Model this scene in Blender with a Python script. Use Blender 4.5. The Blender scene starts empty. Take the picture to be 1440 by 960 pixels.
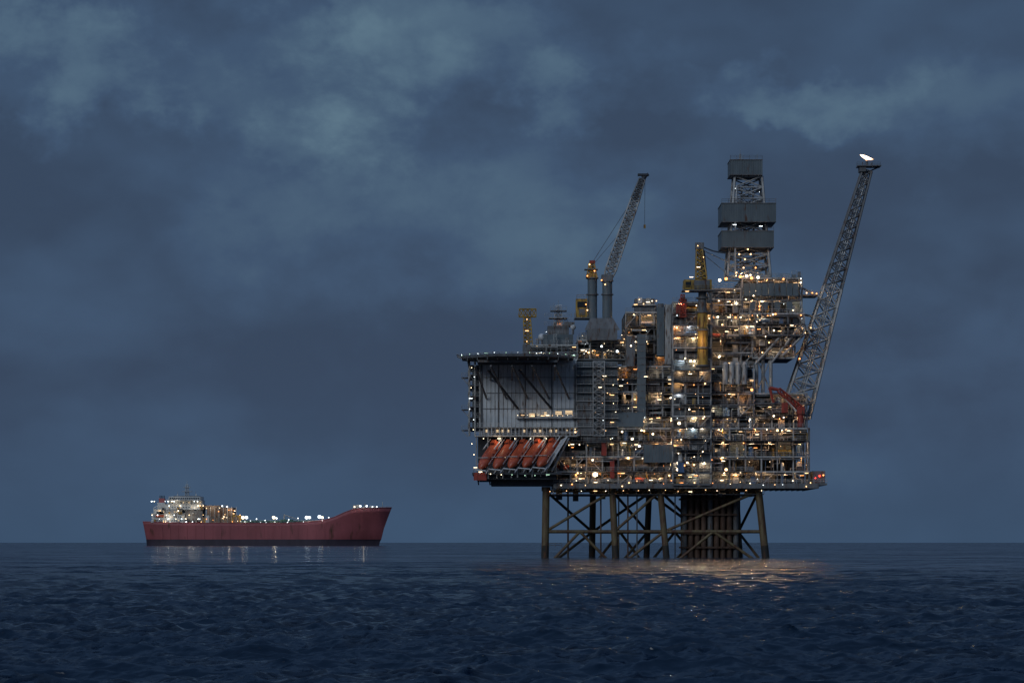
import bpy, math, random
import numpy as np
from mathutils import Vector, Matrix
random.seed(7); rng=np.random.default_rng(3)
scene=bpy.context.scene
scene.view_settings.view_transform='Standard'
scene.view_settings.look='None'
scene.view_settings.exposure=0

# ------------------------------------------------------------- survey scale
F=4083.0; D0=816.6; CH=4.4
def X(px,y=0): return (px-720)*(D0+y)/F
def Z(py,y=0): return CH+(762-py)*(D0+y)/F
def P(px,py,y=0): return (X(px,y),y,Z(py,y))

# ------------------------------------------------------------- materials
def new_mat(name,col,rough=0.6,metal=0.0,var=0.35,scale=0.6,rust=0.0,streak=True):
    m=bpy.data.materials.new(name); m.use_nodes=True
    nt=m.node_tree; N=nt.nodes; L=nt.links
    b=N['Principled BSDF']; b.inputs['Roughness'].default_value=rough; b.inputs['Metallic'].default_value=metal
    tc=N.new('ShaderNodeTexCoord'); mp=N.new('ShaderNodeMapping')
    mp.inputs['Scale'].default_value=(scale,scale,scale*(0.25 if streak else 1))
    L.new(tc.outputs['Object'],mp.inputs[0])
    n=N.new('ShaderNodeTexNoise'); n.inputs['Scale'].default_value=1.0; n.inputs['Detail'].default_value=4; n.inputs['Roughness'].default_value=0.65
    L.new(mp.outputs[0],n.inputs[0])
    r=N.new('ShaderNodeValToRGB')
    e=r.color_ramp.elements
    e[0].position=0.32; e[1].position=0.68
    e[0].color=(*[c*(1-var) for c in col],1); e[1].color=(*[min(1,c*(1+var*0.5)) for c in col],1)
    L.new(n.outputs['Fac'],r.inputs[0])
    out=r.outputs[0]
    if rust>0:
        n2=N.new('ShaderNodeTexNoise'); n2.inputs['Scale'].default_value=2.3; n2.inputs['Detail'].default_value=5
        L.new(mp.outputs[0],n2.inputs[0])
        r2=N.new('ShaderNodeValToRGB'); r2.color_ramp.elements[0].position=0.62-rust*0.3; r2.color_ramp.elements[1].position=0.75-rust*0.2
        L.new(n2.outputs['Fac'],r2.inputs[0])
        mx=N.new('ShaderNodeMixRGB'); mx.inputs[2].default_value=(0.09,0.04,0.02,1)
        L.new(r2.outputs[0],mx.inputs[0]); L.new(out,mx.inputs[1]); out=mx.outputs[0]
    L.new(out,b.inputs['Base Color'])
    return m
def emit(name,col,s):
    m=bpy.data.materials.new(name); m.use_nodes=True
    nt=m.node_tree; nt.nodes.clear()
    e=nt.nodes.new('ShaderNodeEmission'); e.inputs[0].default_value=(*col,1); e.inputs[1].default_value=s
    o=nt.nodes.new('ShaderNodeOutputMaterial'); nt.links.new(e.outputs[0],o.inputs[0])
    try: m.cycles.emission_sampling='NONE'
    except Exception: pass
    return m
M={
 'dark':new_mat('dark_steel',(0.042,0.045,0.052),0.6),
 'mid':new_mat('grey_painted_steel',(0.15,0.152,0.155),0.55,rust=0.3),
 'lite':new_mat('light_grey_paint',(0.42,0.41,0.39),0.5,rust=0.25),
 'white':new_mat('white_panel_paint',(0.62,0.62,0.62),0.5,var=0.3,scale=0.5,rust=0.08),
 'wall':new_mat('accommodation_cladding',(0.60,0.62,0.63),0.5,var=0.3,scale=0.35,rust=0.10),
 'pipe':new_mat('aluminium_pipe_cladding',(0.55,0.54,0.52),0.35,metal=0.5,var=0.3),
 'yel':new_mat('yellow_paint',(0.46,0.28,0.05),0.5,rust=0.45),
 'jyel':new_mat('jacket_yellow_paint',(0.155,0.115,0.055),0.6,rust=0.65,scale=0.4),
 'jdark':new_mat('marine_growth_steel',(0.03,0.028,0.022),0.8,rust=0.4),
 'orange':new_mat('lifeboat_orange',(0.46,0.085,0.035),0.4,var=0.35),
 'red':new_mat('red_paint',(0.36,0.05,0.03),0.5,rust=0.25),
 'rust':new_mat('rusty_conductor_steel',(0.125,0.075,0.052),0.7,rust=0.5),
 'wind':new_mat('windwall_cladding',(0.12,0.148,0.162),0.6,var=0.25,scale=0.4,rust=0.06),
 'blue':new_mat('blue_equipment',(0.08,0.14,0.25),0.5),
 'deck':new_mat('deck_coating',(0.07,0.1,0.08),0.7),
 'glass':new_mat('dark_glass',(0.02,0.025,0.03),0.1,var=0.1),
 'hull':new_mat('ship_red_hull',(0.36,0.095,0.10),0.6,var=0.22,scale=0.06,rust=0.08),
 'boot':new_mat('ship_boot_topping',(0.05,0.035,0.05),0.6,scale=0.05),
 'sdeck':new_mat('ship_green_deck',(0.05,0.12,0.09),0.6,scale=0.1),
 'ship_w':new_mat('ship_superstructure_white',(0.5,0.52,0.52),0.5,var=0.2,scale=0.1,rust=0.1),
 'smod':new_mat('ship_module_brown',(0.24,0.16,0.11),0.6,scale=0.15,rust=0.2),
 'lw':emit('lamp_warm',(1,0.6,0.27),4.5), 'lc':emit('lamp_cool',(0.85,0.95,1.0),5),
 'lo':emit('lamp_orange',(1,0.36,0.1),4.5), 'ln':emit('lamp_neutral',(1,0.8,0.52),6),
 'lg':emit('lamp_green',(0.6,1,0.7),2), 'lr':emit('lamp_red',(1,0.05,0.03),5),
 'win':emit('lit_window',(1,0.72,0.42),0.8),
}

class B:
    def __init__(s,name): s.name=name; s.v=[]; s.f=[]; s.m=[]; s.keys=[]; s.sm=[]
    def k(s,key):
        if key not in s.keys: s.keys.append(key)
        return s.keys.index(key)
    def add(s,vs,fs,key,smooth=False):
        o=len(s.v); s.v+=vs; i=s.k(key)
        for f in fs: s.f.append([a+o for a in f]); s.m.append(i); s.sm.append(smooth)
    def box(s,x0,x1,y0,y1,z0,z1,key):
        if x0>x1:x0,x1=x1,x0
        if z0>z1:z0,z1=z1,z0
        s.add([(x0,y0,z0),(x1,y0,z0),(x1,y1,z0),(x0,y1,z0),(x0,y0,z1),(x1,y0,z1),(x1,y1,z1),(x0,y1,z1)],
          [(0,1,5,4),(1,2,6,5),(2,3,7,6),(3,0,4,7),(4,5,6,7),(3,2,1,0)],key)
    def pbox(s,a,b,c,d,y0,y1,key): # a,b horizontal, c top d bottom (survey units)
        s.box(X(a,y0),X(b,y0),y0,y1,Z(d,y0),Z(c,y0),key)
    def tube(s,p,q,r,key,n=5,r2=None,caps=True):
        p=Vector(p);q=Vector(q); d=q-p
        if d.length<1e-6:return
        d.normalize(); a=d.orthogonal().normalized(); b=d.cross(a)
        if r2 is None:r2=r
        vs=[]
        for c,rr in((p,r),(q,r2)):
            for i in range(n):
                t=2*math.pi*(i+0.5)/n
                vs.append(tuple(c+(a*math.cos(t)+b*math.sin(t))*rr))
        fs=[(i,(i+1)%n,n+(i+1)%n,n+i) for i in range(n)]
        s.add(vs,fs,key,n>=8)
        if caps: s.add(vs[:n],[tuple(range(n-1,-1,-1))],key); s.add(vs[n:],[tuple(range(n))],key)
    def path(s,pts,r,key,n=6):
        for a,b in zip(pts,pts[1:]): s.tube(a,b,r,key,n)
    def truss(s,p,q,w0,w1,sd,up,n,rl,rb,key,h0=None,h1=None,x=True):
        p=Vector(p);q=Vector(q);sd=Vector(sd).normalized();up=Vector(up).normalized()
        h0=h0 or w0;h1=h1 or w1
        def c(t):
            o=p.lerp(q,t);w=w0+(w1-w0)*t;h=h0+(h1-h0)*t
            return [o-sd*w-up*h,o+sd*w-up*h,o+sd*w+up*h,o-sd*w+up*h]
        for i in range(n):
            A=c(i/n);C=c((i+1)/n)
            for j in range(4):
                s.tube(A[j],C[j],rl,key,5,caps=False)
                k=(j+1)%4
                s.tube(C[j],C[k],rb,key,4,caps=False)
                if i==0: s.tube(A[j],A[k],rb,key,4,caps=False)
                if x or i%2==0: s.tube(A[j],C[k],rb,key,4,caps=False)
                if x or i%2==1: s.tube(A[k],C[j],rb,key,4,caps=False)
    def rail(s,p,q,key='lite',h=1.1,sp=1.8,r=0.045):
        p=Vector(p);q=Vector(q);L=(q-p).length;n=max(1,int(L/sp))
        for i in range(n+1):
            o=p.lerp(q,i/n); s.tube(o,o+Vector((0,0,h)),r,key,4,caps=False)
        for hh in(h,h*0.55): s.tube(p+Vector((0,0,hh)),q+Vector((0,0,hh)),r,key,4,caps=False)
    def build(s,parent=None):
        me=bpy.data.meshes.new(s.name); me.from_pydata(s.v,[],s.f)
        for k in s.keys: me.materials.append(M[k])
        me.polygons.foreach_set('material_index',s.m)
        me.polygons.foreach_set('use_smooth',s.sm)
        me.update()
        o=bpy.data.objects.new(s.name,me); scene.collection.objects.link(o)
        if parent: o.parent=parent
        return o
def empty(name):
    e=bpy.data.objects.new(name,None); scene.collection.objects.link(e); return e
plat=empty('offshore_oil_platform')
LAMPS=[]
def lamp(x,y,z,t=None,r=None):
    if t is None: t=random.choices(['lw','ln','lc','lo'],[0.44,0.32,0.07,0.17])[0]
    if r is None: r=random.choice([0.08,0.09,0.1,0.12,0.17,0.27])
    LAMPS.append((x,y,z,t,r))
POINTS=[]
R=random.uniform

# ------------------------------------------------------------- clutter module
def module(b,a,c,levels,y0,y1,bay=5.0,dens=1.0,wall=0.75,lampd=1.0,openb=False):
    x0=X(a,y0);x1=X(c,y0);nb=max(1,round((x1-x0)/bay));bw=(x1-x0)/nb
    zs=[Z(l,y0) for l in levels]
    for li,(z0,z1) in enumerate(zip(zs,zs[1:])):
        H=z1-z0
        if not(openb and li==0):
            b.box(x0,x1,y0,y1,z0-0.18,z0,'dark')
        b.box(x0-0.05,x1+0.05,y0-0.12,y0+0.18,z0-0.45,z0+0.02,'mid' if random.random()<.65 else 'lite')
        pj=0
        if random.random()<0.6:
            pj=R(1.0,1.8); xa=x0+R(0,0.25)*(x1-x0); xb=x1-R(0,0.25)*(x1-x0)
            b.box(xa,xb,y0-pj,y0-0.13,z0-0.12,z0-0.02,'mid')
            b.rail((xa,y0-pj,z0),(xb,y0-pj,z0))
            nx=int((xb-xa)/4)+1
            for i in range(nx+1):
                xx=xa+(xb-xa)*i/nx; b.tube((xx,y0-pj,z0-0.1),(xx,y0,z0-1.3),0.06,'lite',4)
        else: b.rail((x0,y0-0.05,z0),(x1,y0-0.05,z0))
        b.rail((x0+0.05,y0,z0),(x0+0.05,y1,z0)); b.rail((x1-0.05,y0,z0),(x1-0.05,y1,z0))
        for i in range(nb+1):
            xx=x0+i*bw; w=R(0.14,0.26)
            b.box(xx-w,xx+w,y0+0.2,y0+0.2+2*w,z0,z1-0.18,'lite' if random.random()<0.5 else 'mid')
            b.box(xx-w,xx+w,y1-1,y1-1+2*w,z0,z1-0.18,'mid')
            b.box(xx-w,xx+w,(y0+y1)/2,(y0+y1)/2+2*w,z0,z1-0.18,'mid')
        for i in range(nb):
            xa=x0+i*bw+0.35; xb=xa+bw-0.7; xm=(xa+xb)/2
            if random.random()<0.3:
                if random.random()<0.5: b.tube((xa,y0+0.45,z0),(xb,y0+0.45,z1-0.2),0.14,'lite',5)
                else: b.tube((xb,y0+0.45,z0),(xa,y0+0.45,z1-0.2),0.14,'lite',5)
            if random.random()<wall:
                yw=y0+R(3.5,8)
                b.box(xa-0.3,xb+0.3,yw,yw+0.3,z0,z1-0.2,random.choice(['dark','dark','mid','wind']))
            b.box(xa-0.3,xb+0.3,y1-6,y1-5.6,z0,z1-0.2,random.choice(['dark','mid','wind']))
            for _ in range(int(dens*2+random.random())):
                t=random.random(); k=random.choice(['mid','mid','lite','dark','pipe','white','blue','dark','yel' if random.random()<0.35 else 'mid','red' if random.random()<0.2 else 'mid'])
                ye=y0+R(0.8,3.2)
                if t<0.35:
                    w=R(0.5,bw*0.4);h=R(0.6,H*0.75);xc=R(xa+w/2,xb-w/2) if xb-xa>w else xm
                    b.box(xc-w/2,xc+w/2,ye,ye+R(0.8,2),z0,z0+h,k)
                    b.box(xc-w/2-.08,xc+w/2+.08,ye-.06,ye+.5,z0+h,z0+h+.12,'mid')
                elif t<0.55:
                    r=R(0.35,min(1.2,H*0.25)); xc=R(xa+r,xb-r)if xb-xa>2*r else xm; h=R(1.2,H*0.85)
                    b.tube((xc,ye+r,z0),(xc,ye+r,z0+h),r,k,12)
                    b.tube((xc,ye+r,z0+h),(xc,ye+r,z0+h+0.3),r,k,12,r2=r*0.4)
                elif t<0.7:
                    r=R(0.4,min(1.1,H*0.22)); zc=z0+0.5+r
                    b.tube((xa,ye+r,zc),(xb,ye+r,zc),r,k,12)
                    for xx in(xa+0.4,xb-0.4): b.box(xx-.12,xx+.12,ye+r-.4,ye+r+.4,z0,zc-r*.6,'mid')
                else:
                    r=R(0.08,0.24); xc=R(xa,xb); zz=R(z0+0.6,z1-0.6)
                    x2=min(max(xc+R(-5,5),x0),x1)
                    b.path([(xc,ye,z0),(xc,ye,zz),(x2,ye,zz),(x2,ye,z1)],r,random.choice(['pipe','lite','pipe','mid','yel']),6)
            if random.random()<0.46*lampd:
                for _ in range(random.choice([1,1,1,2,3])):
                    lamp(R(xa,xb),y0-R(0.0,0.5)-pj*0.5,z1-R(0.35,1.3))
            if random.random()<0.45: lamp(R(xa,xb),y0+R(0.6,3),z0+R(1,H*0.8),r=0.08)
            if random.random()<0.8*lampd: POINTS.append((xm+R(-1,1),y0+R(0.5,1.8),z1-0.42))
        for _ in range(int(3*dens)):
            zz=z1-R(0.3,min(2.2,H*0.5)); r=R(0.07,0.26); ye=y0+R(-0.3,1.6); xa=R(x0,x1);xb=R(x0,x1)
            b.tube((xa,ye,zz),(xb,ye,zz),r,random.choice(['pipe','lite','mid','pipe']),6)
            b.tube((xa,ye,zz),(xa,ye+2,zz+R(-1,1)),r,'pipe',6)
        b.box(x0+0.5,x1-0.5,y0+0.3,y0+0.7,z1-0.95,z1-0.82,'pipe')
    for z0,z1 in zip(zs,zs[1:]):
        yy=y0; i=0
        while yy<y1-8:
            for xs in(x0,x1):
                b.tube((xs,yy,z0 if i%2 else z1),(xs,yy+8,z1 if i%2 else z0),0.12,'lite',5)
                b.box(xs-.18,xs+.18,yy+7.8,yy+8.2,z0,z1-.2,'mid')
            yy+=8;i+=1
    b.box(x0,x1,y0,y1,zs[-1]-0.18,zs[-1],'dark')
    b.box(x0-.05,x1+.05,y0-.12,y0+.18,zs[-1]-.5,zs[-1]+.02,'lite')
    b.rail((x0,y0,zs[-1]),(x1,y0,zs[-1]))

def roofstuff(b,a,c,py,y0,y1,n,hmax):
    z=Z(py,y0)
    for _ in range(n):
        px=R(a,c); yy=R(y0,y1); x=X(px,y0); h=R(0.3,1)*hmax; t=random.random()
        if t<0.35: 
            w=R(0.4,1.6); b.box(x-w,x+w,yy,yy+2*w,z,z+h*0.7,random.choice(['mid','lite','white','wind','blue']))
            b.rail((x-w,yy,z+h*.7),(x+w,yy,z+h*.7))
        elif t<0.55: b.tube((x,yy,z),(x,yy,z+h*0.8),R(0.25,0.7),random.choice(['pipe','mid','lite']),10)
        elif t<0.8: b.tube((x,yy,z),(x,yy,z+h),0.07,'lite',4); b.tube((x-.5,yy,z+h*.8),(x+.5,yy,z+h*.8),0.05,'lite',4)
        else: b.truss((x,yy,z),(x,yy,z+h),0.5,0.4,(1,0,0),(0,1,0),max(2,int(h/1.2)),0.06,0.04,'lite')
        if random.random()<0.4: lamp(x,yy-.6,z+h*R(.5,1.0))

# ------------------------------------------------------------- jacket
j=B('jacket')
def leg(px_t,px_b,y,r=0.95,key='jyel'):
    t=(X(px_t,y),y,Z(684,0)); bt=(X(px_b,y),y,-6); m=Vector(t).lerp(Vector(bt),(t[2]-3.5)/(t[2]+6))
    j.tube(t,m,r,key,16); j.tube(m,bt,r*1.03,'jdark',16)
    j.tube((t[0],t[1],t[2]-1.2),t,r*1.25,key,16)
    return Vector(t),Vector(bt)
def at(l,z): 
    t=(l[0].z-z)/(l[0].z-l[1].z); return l[0].lerp(l[1],t)
fy=2; ry=34
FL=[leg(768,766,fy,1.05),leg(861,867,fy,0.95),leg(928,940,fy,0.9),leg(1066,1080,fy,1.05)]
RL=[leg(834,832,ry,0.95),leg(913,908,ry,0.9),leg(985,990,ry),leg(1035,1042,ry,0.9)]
zt=Z(690);zm=Z(747);zb=0.5
for row in(FL,RL):
    for i in range(3):
        a,c=row[i],row[i+1]
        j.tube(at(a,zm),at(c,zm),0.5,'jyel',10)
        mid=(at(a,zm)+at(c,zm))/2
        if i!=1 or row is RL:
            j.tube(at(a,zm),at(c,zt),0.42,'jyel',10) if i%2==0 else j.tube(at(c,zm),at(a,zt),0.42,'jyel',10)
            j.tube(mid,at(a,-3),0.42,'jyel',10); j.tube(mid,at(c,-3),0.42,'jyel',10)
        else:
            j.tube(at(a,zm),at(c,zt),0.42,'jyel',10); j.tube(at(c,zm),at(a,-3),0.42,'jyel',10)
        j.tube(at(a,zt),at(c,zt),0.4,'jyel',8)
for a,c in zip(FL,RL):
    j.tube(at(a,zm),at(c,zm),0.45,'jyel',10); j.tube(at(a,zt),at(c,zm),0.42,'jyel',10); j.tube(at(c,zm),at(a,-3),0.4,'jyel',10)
for i in range(9):
    for k in range(3):
        x=X(962+i*9,14); y=12+k*3
        j.tube((x,y,-6),(x,y,Z(684)),0.78,'rust' if (i+k)%4 else 'mid',12)
for pz in(700,722,748,768): j.pbox(957,1037,pz,pz+2.5,10.6,19.5,'rust')
for px in(846,874,884,897,951,1010,1046,800): 
    r=R(.18,.35); y=R(4,25); j.tube((X(px),y,-6),(X(px),y,Z(684)),r,random.choice(['jyel','mid','rust']),8)
j.box(X(775),X(1075),1,36,Z(695),Z(694),'mid'); j.rail((X(775),1,Z(694)),(X(1075),1,Z(694)),'jyel')
UNDER=[]
for i in range(16):
    px=778+i*19.5; j.tube((X(px),1.2,Z(694)),(X(px),1.2,Z(684)),0.12,'lite',5)
    lamp(X(px)+R(-1,1),0.6,Z(688+R(0,3)),random.choice(['ln','lw']),0.11)
    if i%4==1: UNDER.append((X(px),3,Z(691.5)))
j.rail((X(772),0,3),(X(790),0,3),'jyel')
for px in(782,806,846,905,1012,1050):
    j.pbox(px,px+R(4,9),687,R(697,708),R(3,12),R(13,18),'mid')
j.build(plat)

# ------------------------------------------------------------- topside
t=B('cellar_deck')
t.box(X(778),X(1150),-2,44,Z(684),Z(680),'dark')
t.box(X(1130),X(1162),-2,30,Z(682),Z(679.3),'mid')
t.box(X(1143),X(1160),-1,20,Z(679),Z(662),'mid')
for i in range(46):
    px=790+i*8; t.box(X(px)-.12,X(px)+.12,-2.3,44,Z(686.5),Z(684.05),'mid')
t.box(X(778),X(1150),-2.35,-2.05,Z(686.5),Z(679.5),'mid')
t.rail((X(778),-2.2,Z(679.5)),(X(1162),-2.2,Z(679.5)))
for i in range(26): lamp(X(785+i*14.3+R(-5,5)),-2.6,Z(R(674,684)),None,random.choice([.1,.12,.16,.2]))
lamp(X(1152),-1.4,Z(669),'lr',0.3); lamp(X(1146),-1.4,Z(672),'lr',0.2); lamp(X(1157),-1.6,Z(668),'lo',0.22)
t.build(plat)
m1=B('lower_process_module'); module(m1,780,1138,[680,662,641,619,601],0,44,4.6,1.25,lampd=1.0); m1.build(plat)
m2=B('middle_process_module'); module(m2,868,1060,[601,585,568,550,532,514],2,42,4.2,1.3,lampd=.9)
module(m2,1061,1135,[601,583,566,552],3,36,4.5,1.0,wall=.5); m2.build(plat)
m3=B('upper_process_module'); module(m3,880,960,[514,497,478,458,438],6,34,4.0,1.2,lampd=.7)
module(m3,812,882,[504,490,477],6,30,4,1.0,lampd=.8); roofstuff(m3,815,880,477,8,20,20,3.0)
roofstuff(m3,885,955,438,8,28,16,3.4); m3.build(plat)
m4=B('access_tower')
module(m4,946,1000,[680,664,648,632,616,600,584,568,552,536,520,504,488,472,456,440,424],-3,5,3.6,0.6,wall=.25,lampd=.75)
m4.build(plat)
m5=B('drilling_module')
module(m5,1001,1062,[514,495,476,458,440,420,405],8,38,4.2,1.2)
module(m5,1040,1131,[470,455,440],5,36,4.2,1.3,lampd=1.2)
module(m5,1044,1128,[440,421,404,390],6,34,4.5,1.0,wall=1)
module(m5,1058,1118,[502,486,470],7,32,4.5,.9)
for i in range(9):
    a=1046+i*8.6
    m5.pbox(a,a+8,398,416,5.3,5.6,'wind'); 
    if i%2: m5.pbox(a,a+8,424,436,5.3,5.6,'wind')
for (a,c,d,e) in[(1128,455,1085,510),(1100,470,1062,512),(1131,470,1100,500),(1120,440,1140,470)]:
    m5.tube(P(a,c,6),P(d,e,6),0.35,'lite',8)
for px in(1064,1073,1084): m5.tube(P(px,552,8),P(px,500,8),0.5,'lite',10); m5.tube(P(px,552,30),P(px,500,30),0.5,'lite',10)
m5.tube(P(1064,552,8),P(1084,502,8),0.2,'lite',6); m5.tube(P(1084,552,8),P(1064,502,8),0.2,'lite',6)
m5.pbox(1128,1150,414,416,8,16,'mid'); m5.rail(P(1128,414,8),P(1150,414,8)); m5.pbox(1122,1126,382,400,10,11,'mid')
m5.pbox(1128,1145,462,464,8,16,'mid'); m5.rail(P(1128,462,8),P(1145,462,8))
for px,py in[(1134,412),(1142,412),(1148,413),(1134,461),(1140,461),(1132,468)]: lamp(X(px,8),7.5,Z(py,8),'lo' if px>1140 else 'lw',.2)
roofstuff(m5,1046,1125,390,8,26,14,2.2)
for i in range(4):
    px=1020+i*9; m5.tube(P(px,540,0.2),P(px,512,0.2),0.8,'lite',16); m5.tube(P(px,512,0.2),P(px,509,0.2),0.8,'lite',16,r2=.3)
m5.build(plat)

g=B('utility_block')
g.pbox(811,868,508,613,-1,30,'wind')
for i in range(15): g.pbox(812+i*3.8,812.8+i*3.8,509,612,-1.25,-1.02,'mid')
for i in range(9):
    py=515+i*12; g.pbox(810,870,py,py+1.0,-2.2,-1.26,'lite'); g.rail(P(811,py,-2.1),P(869,py,-2.1))
    for k in range(3): 
        if random.random()<.6: lamp(X(R(836,870)),-2.4,Z(py+R(2,7)),random.choice(['lc','ln','lw']),.11)
g.truss(P(842,613,-3),P(842,508,-3),1.6,1.6,(1,0,0),(0,1,0),12,.12,.07,'lite')
g.pbox(812,835,560,612,-1.7,-1.3,'mid')
POINTS.append((X(843),-4.5,Z(540)));POINTS.append((X(848),-4.5,Z(590)))
g.pbox(881,893,472,515,-.5,3,'mid'); g.pbox(896,908,470,585,-.5,2.5,'wind')
for i in range(12): g.pbox(895.5,908.5,474+i*9.4,475+i*9.4,-.62,-.52,'mid')
g.pbox(924,934,432,500,3,7,'wind'); g.pbox(935,944,428,512,3.2,7,'lite')
g.tube(P(929,500,5),P(929,427,5),.9,'mid',16)
g.pbox(893,921,420,438,8,14,'mid'); g.pbox(890,924,428,429.5,7,15,'lite')
g.pbox(897,903,418,426,7.8,9,'white'); g.pbox(909,915,419,431,7.7,9,'lite')
for px in(894,899,905,911,917,923): lamp(X(px,7),6.8,Z(R(421,433),7),random.choice(['lw','lo','ln']),.16)
g.pbox(955,966,420,446,-1.5,2,'red'); g.truss(P(960,446,-3.6),P(960,414,-3.6),.9,.5,(1,0,0),(0,1,0),6,.13,.08,'red')
g.pbox(951,959,428,440,-4,-3.2,'red')
g.pbox(1100,1108,566,580,0,2,'red'); g.pbox(846,853,617,640,-1,1,'red'); g.pbox(953,962,650,664,-4,-3.2,'blue')
g.pbox(820,858,613,622,-1.4,6,'mid')
g.pbox(905,945,625,650,-1.6,-.3,'wind'); g.pbox(862,905,580,600,-.6,2,'wind'); g.pbox(858,864,648,672,-1,1,'red')
for a in range(905,945,4): g.pbox(a,a+.6,626,649,-1.72,-1.62,'mid')
g.rail(P(905,625,-1.6),P(945,625,-1.6)); g.rail(P(862,580,-.6),P(905,580,-.6))
g.build(plat)

# ------------------------------------------------------------- living quarters
q=B('living_quarters')
q.pbox(677,811,505,600,0,34,'wall')
for i in range(23):
    px=678+i*5.85; q.pbox(px,px+0.7,513,600,-.14,-.003,'lite')
for py in(530,552,574): q.pbox(677,811,py,py+.8,-.18,-.145,'mid')
for px in(677,700,738,775,808): q.pbox(px,px+1.4,513,600,-.3,-.19,'mid')
q.pbox(677,811,600,613,1.5,34,'white')
q.pbox(672,812,600,601.2,-2.2,1.4,'lite'); q.rail(P(672,600,-2.1),P(812,600,-2.1),'white')
q.pbox(668,812,612,613.6,-3.2,1.4,'lite'); q.rail(P(668,612,-3.1),P(812,612,-3.1),'white')
for i in range(24):
    px=680+i*5.5; q.pbox(px,px+.9,601.2,612,-2,-1.7,'white')
for px,py,w in[(730,580,3),(735,580,3),(744,581,8),(752,581,3),(765,579,4),(781,578,9),(795,577,10)]:
    q.pbox(px-.4,px+w+.4,py-.4,py+5.4,-.34,-.31,'lite'); q.pbox(px,px+w,py,py+5,-.38,-.345,'win' if w>3 else 'glass')
for i in range(17):
    px=683+i*7.5; q.pbox(px,px+3,604,607.5,1.44,1.49,'win' if random.random()<.35 else 'glass')
q.pbox(726,812,586,588,-1.4,-.2,'lite'); q.rail(P(726,586,-1.35),P(812,586,-1.35),'white')
for i in range(12): lamp(X(728+i*7),-1.2,Z(584+R(-1,1)),'lw' if i%2 else 'ln',.09)
for i,py in enumerate([513,526,541,556,571,586,600]):
    q.pbox(658,676.5,py,py+1.2,0,30,'mid'); q.rail(P(658,py,0),P(676,py,0)); q.rail(P(658,py,0.05),(X(658),30,Z(py)))
    lamp(X(R(660,674)),-.3,Z(py+4),random.choice(['lc','ln']),.11)
    if i in(1,4,6): q.pbox(649,658,py+4,py+5,2,8,'mid'); q.rail(P(649,py+4,2),P(658,py+4,2)); q.tube(P(650,py+5,2),P(658,py+14,2),.1,'lite')
for px in(660,668,675): 
    q.tube(P(px,508,.2),P(px,613,.2),.28,'lite',6); q.tube(P(px,508,29),P(px,613,29),.28,'lite',6)
for k in range(6): q.tube(P(660,513+k*15,.2),P(675,528+k*15,.2),.12,'mid',5)
q.pbox(664,676,520,600,10,28,'wind')
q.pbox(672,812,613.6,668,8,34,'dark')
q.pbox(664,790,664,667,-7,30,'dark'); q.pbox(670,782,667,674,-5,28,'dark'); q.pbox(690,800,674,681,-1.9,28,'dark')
q.rail(P(666,664,-7),P(785,664,-7),'mid')
for i in range(8):
    px=670+i*16; q.tube(P(px,664,-6.8),P(px+3,681,4),.2,'mid'); q.tube(P(px,614,-2.8),P(px,664,-2.8),.16,'lite',5)
q.truss(P(794,616,-4),P(765,663,-6),.9,.9,(0,1,0),(1,0,.6),9,.16,.1,'white')
q.tube(P(800,616,-3),P(776,662,-3),.25,'white',6)
q.pbox(666,684,664,675,-7.2,-7.05,'red')
for px,py in[(669,658),(676,664),(690,667),(705,668),(720,668),(738,669),(752,669),(770,668),(664,625),(667,640)]: lamp(X(px),-7.4,Z(py),random.choice(['lg','ln','lc']),.13)
for px in(680,702,724,746,768): lamp(X(px),-3.6,Z(617),'ln',.13); 
for px,qx in[(684,668),(712,690),(742,720),(772,748),(800,780)]:
    q.tube(P(px,560,-.3),P(qx,514,-15),.28,'mid',8)
for a,c in[(684,728),(728,775)]:
    q.tube(P(a+2,520,-10),P(c,574,-.4),.34,'dark',8); 
for px in(690,720,750,780): q.tube(P(px,516,-13),P(px,534,-.2),.25,'mid',8)
q.build(plat)

h=B('helideck')
cx=X(728,-3);cy=-3;rx=15.6;ryy=15.5;zt=Z(502,-3)
oc=[(cx+rx*math.cos(a)/math.cos(math.pi/8),cy+ryy*math.sin(a)/math.cos(math.pi/8)) for a in [math.pi/8+i*math.pi/4 for i in range(8)]]
vs=[(a,c,zt) for a,c in oc]+[(a,c,zt-.7) for a,c in oc]
h.add(vs,[tuple(range(8))],'deck');h.add(vs,[tuple(range(15,7,-1))],'dark')
h.add(vs,[(i,8+i,8+(i+1)%8,(i+1)%8) for i in range(8)],'mid')
for i in range(8):
    a=Vector((*oc[i],zt));c=Vector((*oc[(i+1)%8],zt))
    ao=a+(a-Vector((cx,cy,zt))).normalized()*1.5+Vector((0,0,.35)); co=c+(c-Vector((cx,cy,zt))).normalized()*1.5+Vector((0,0,.35))
    h.tube(ao,co,.06,'lite',4)
    for k in range(9):
        p=a.lerp(c,k/8);o=ao.lerp(co,k/8); h.tube(p-Vector((0,0,.2)),o,.06,'lite',4)
        if k%2==0: lamp(p.x,p.y,p.z+.25,'lg' if k%4 else 'lc',.13)
    h.tube(a.lerp(ao,.5),c.lerp(co,.5),.04,'lite',4)
for i in range(11):
    x=cx-14+i*2.8; hw=min(ryy,ryy*1.414-abs(x-cx)+1) if abs(x-cx)>ryy*.414 else ryy
    hw=max(4,hw-1); h.box(x-.12,x+.12,cy-hw,cy+hw,zt-1.5,zt-.71,'mid')
for yy in(-14,-8,-2,4,9): h.box(cx-11,cx+11,yy-.15,yy+.15,zt-2.1,zt-1.51,'mid')
n=48
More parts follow.
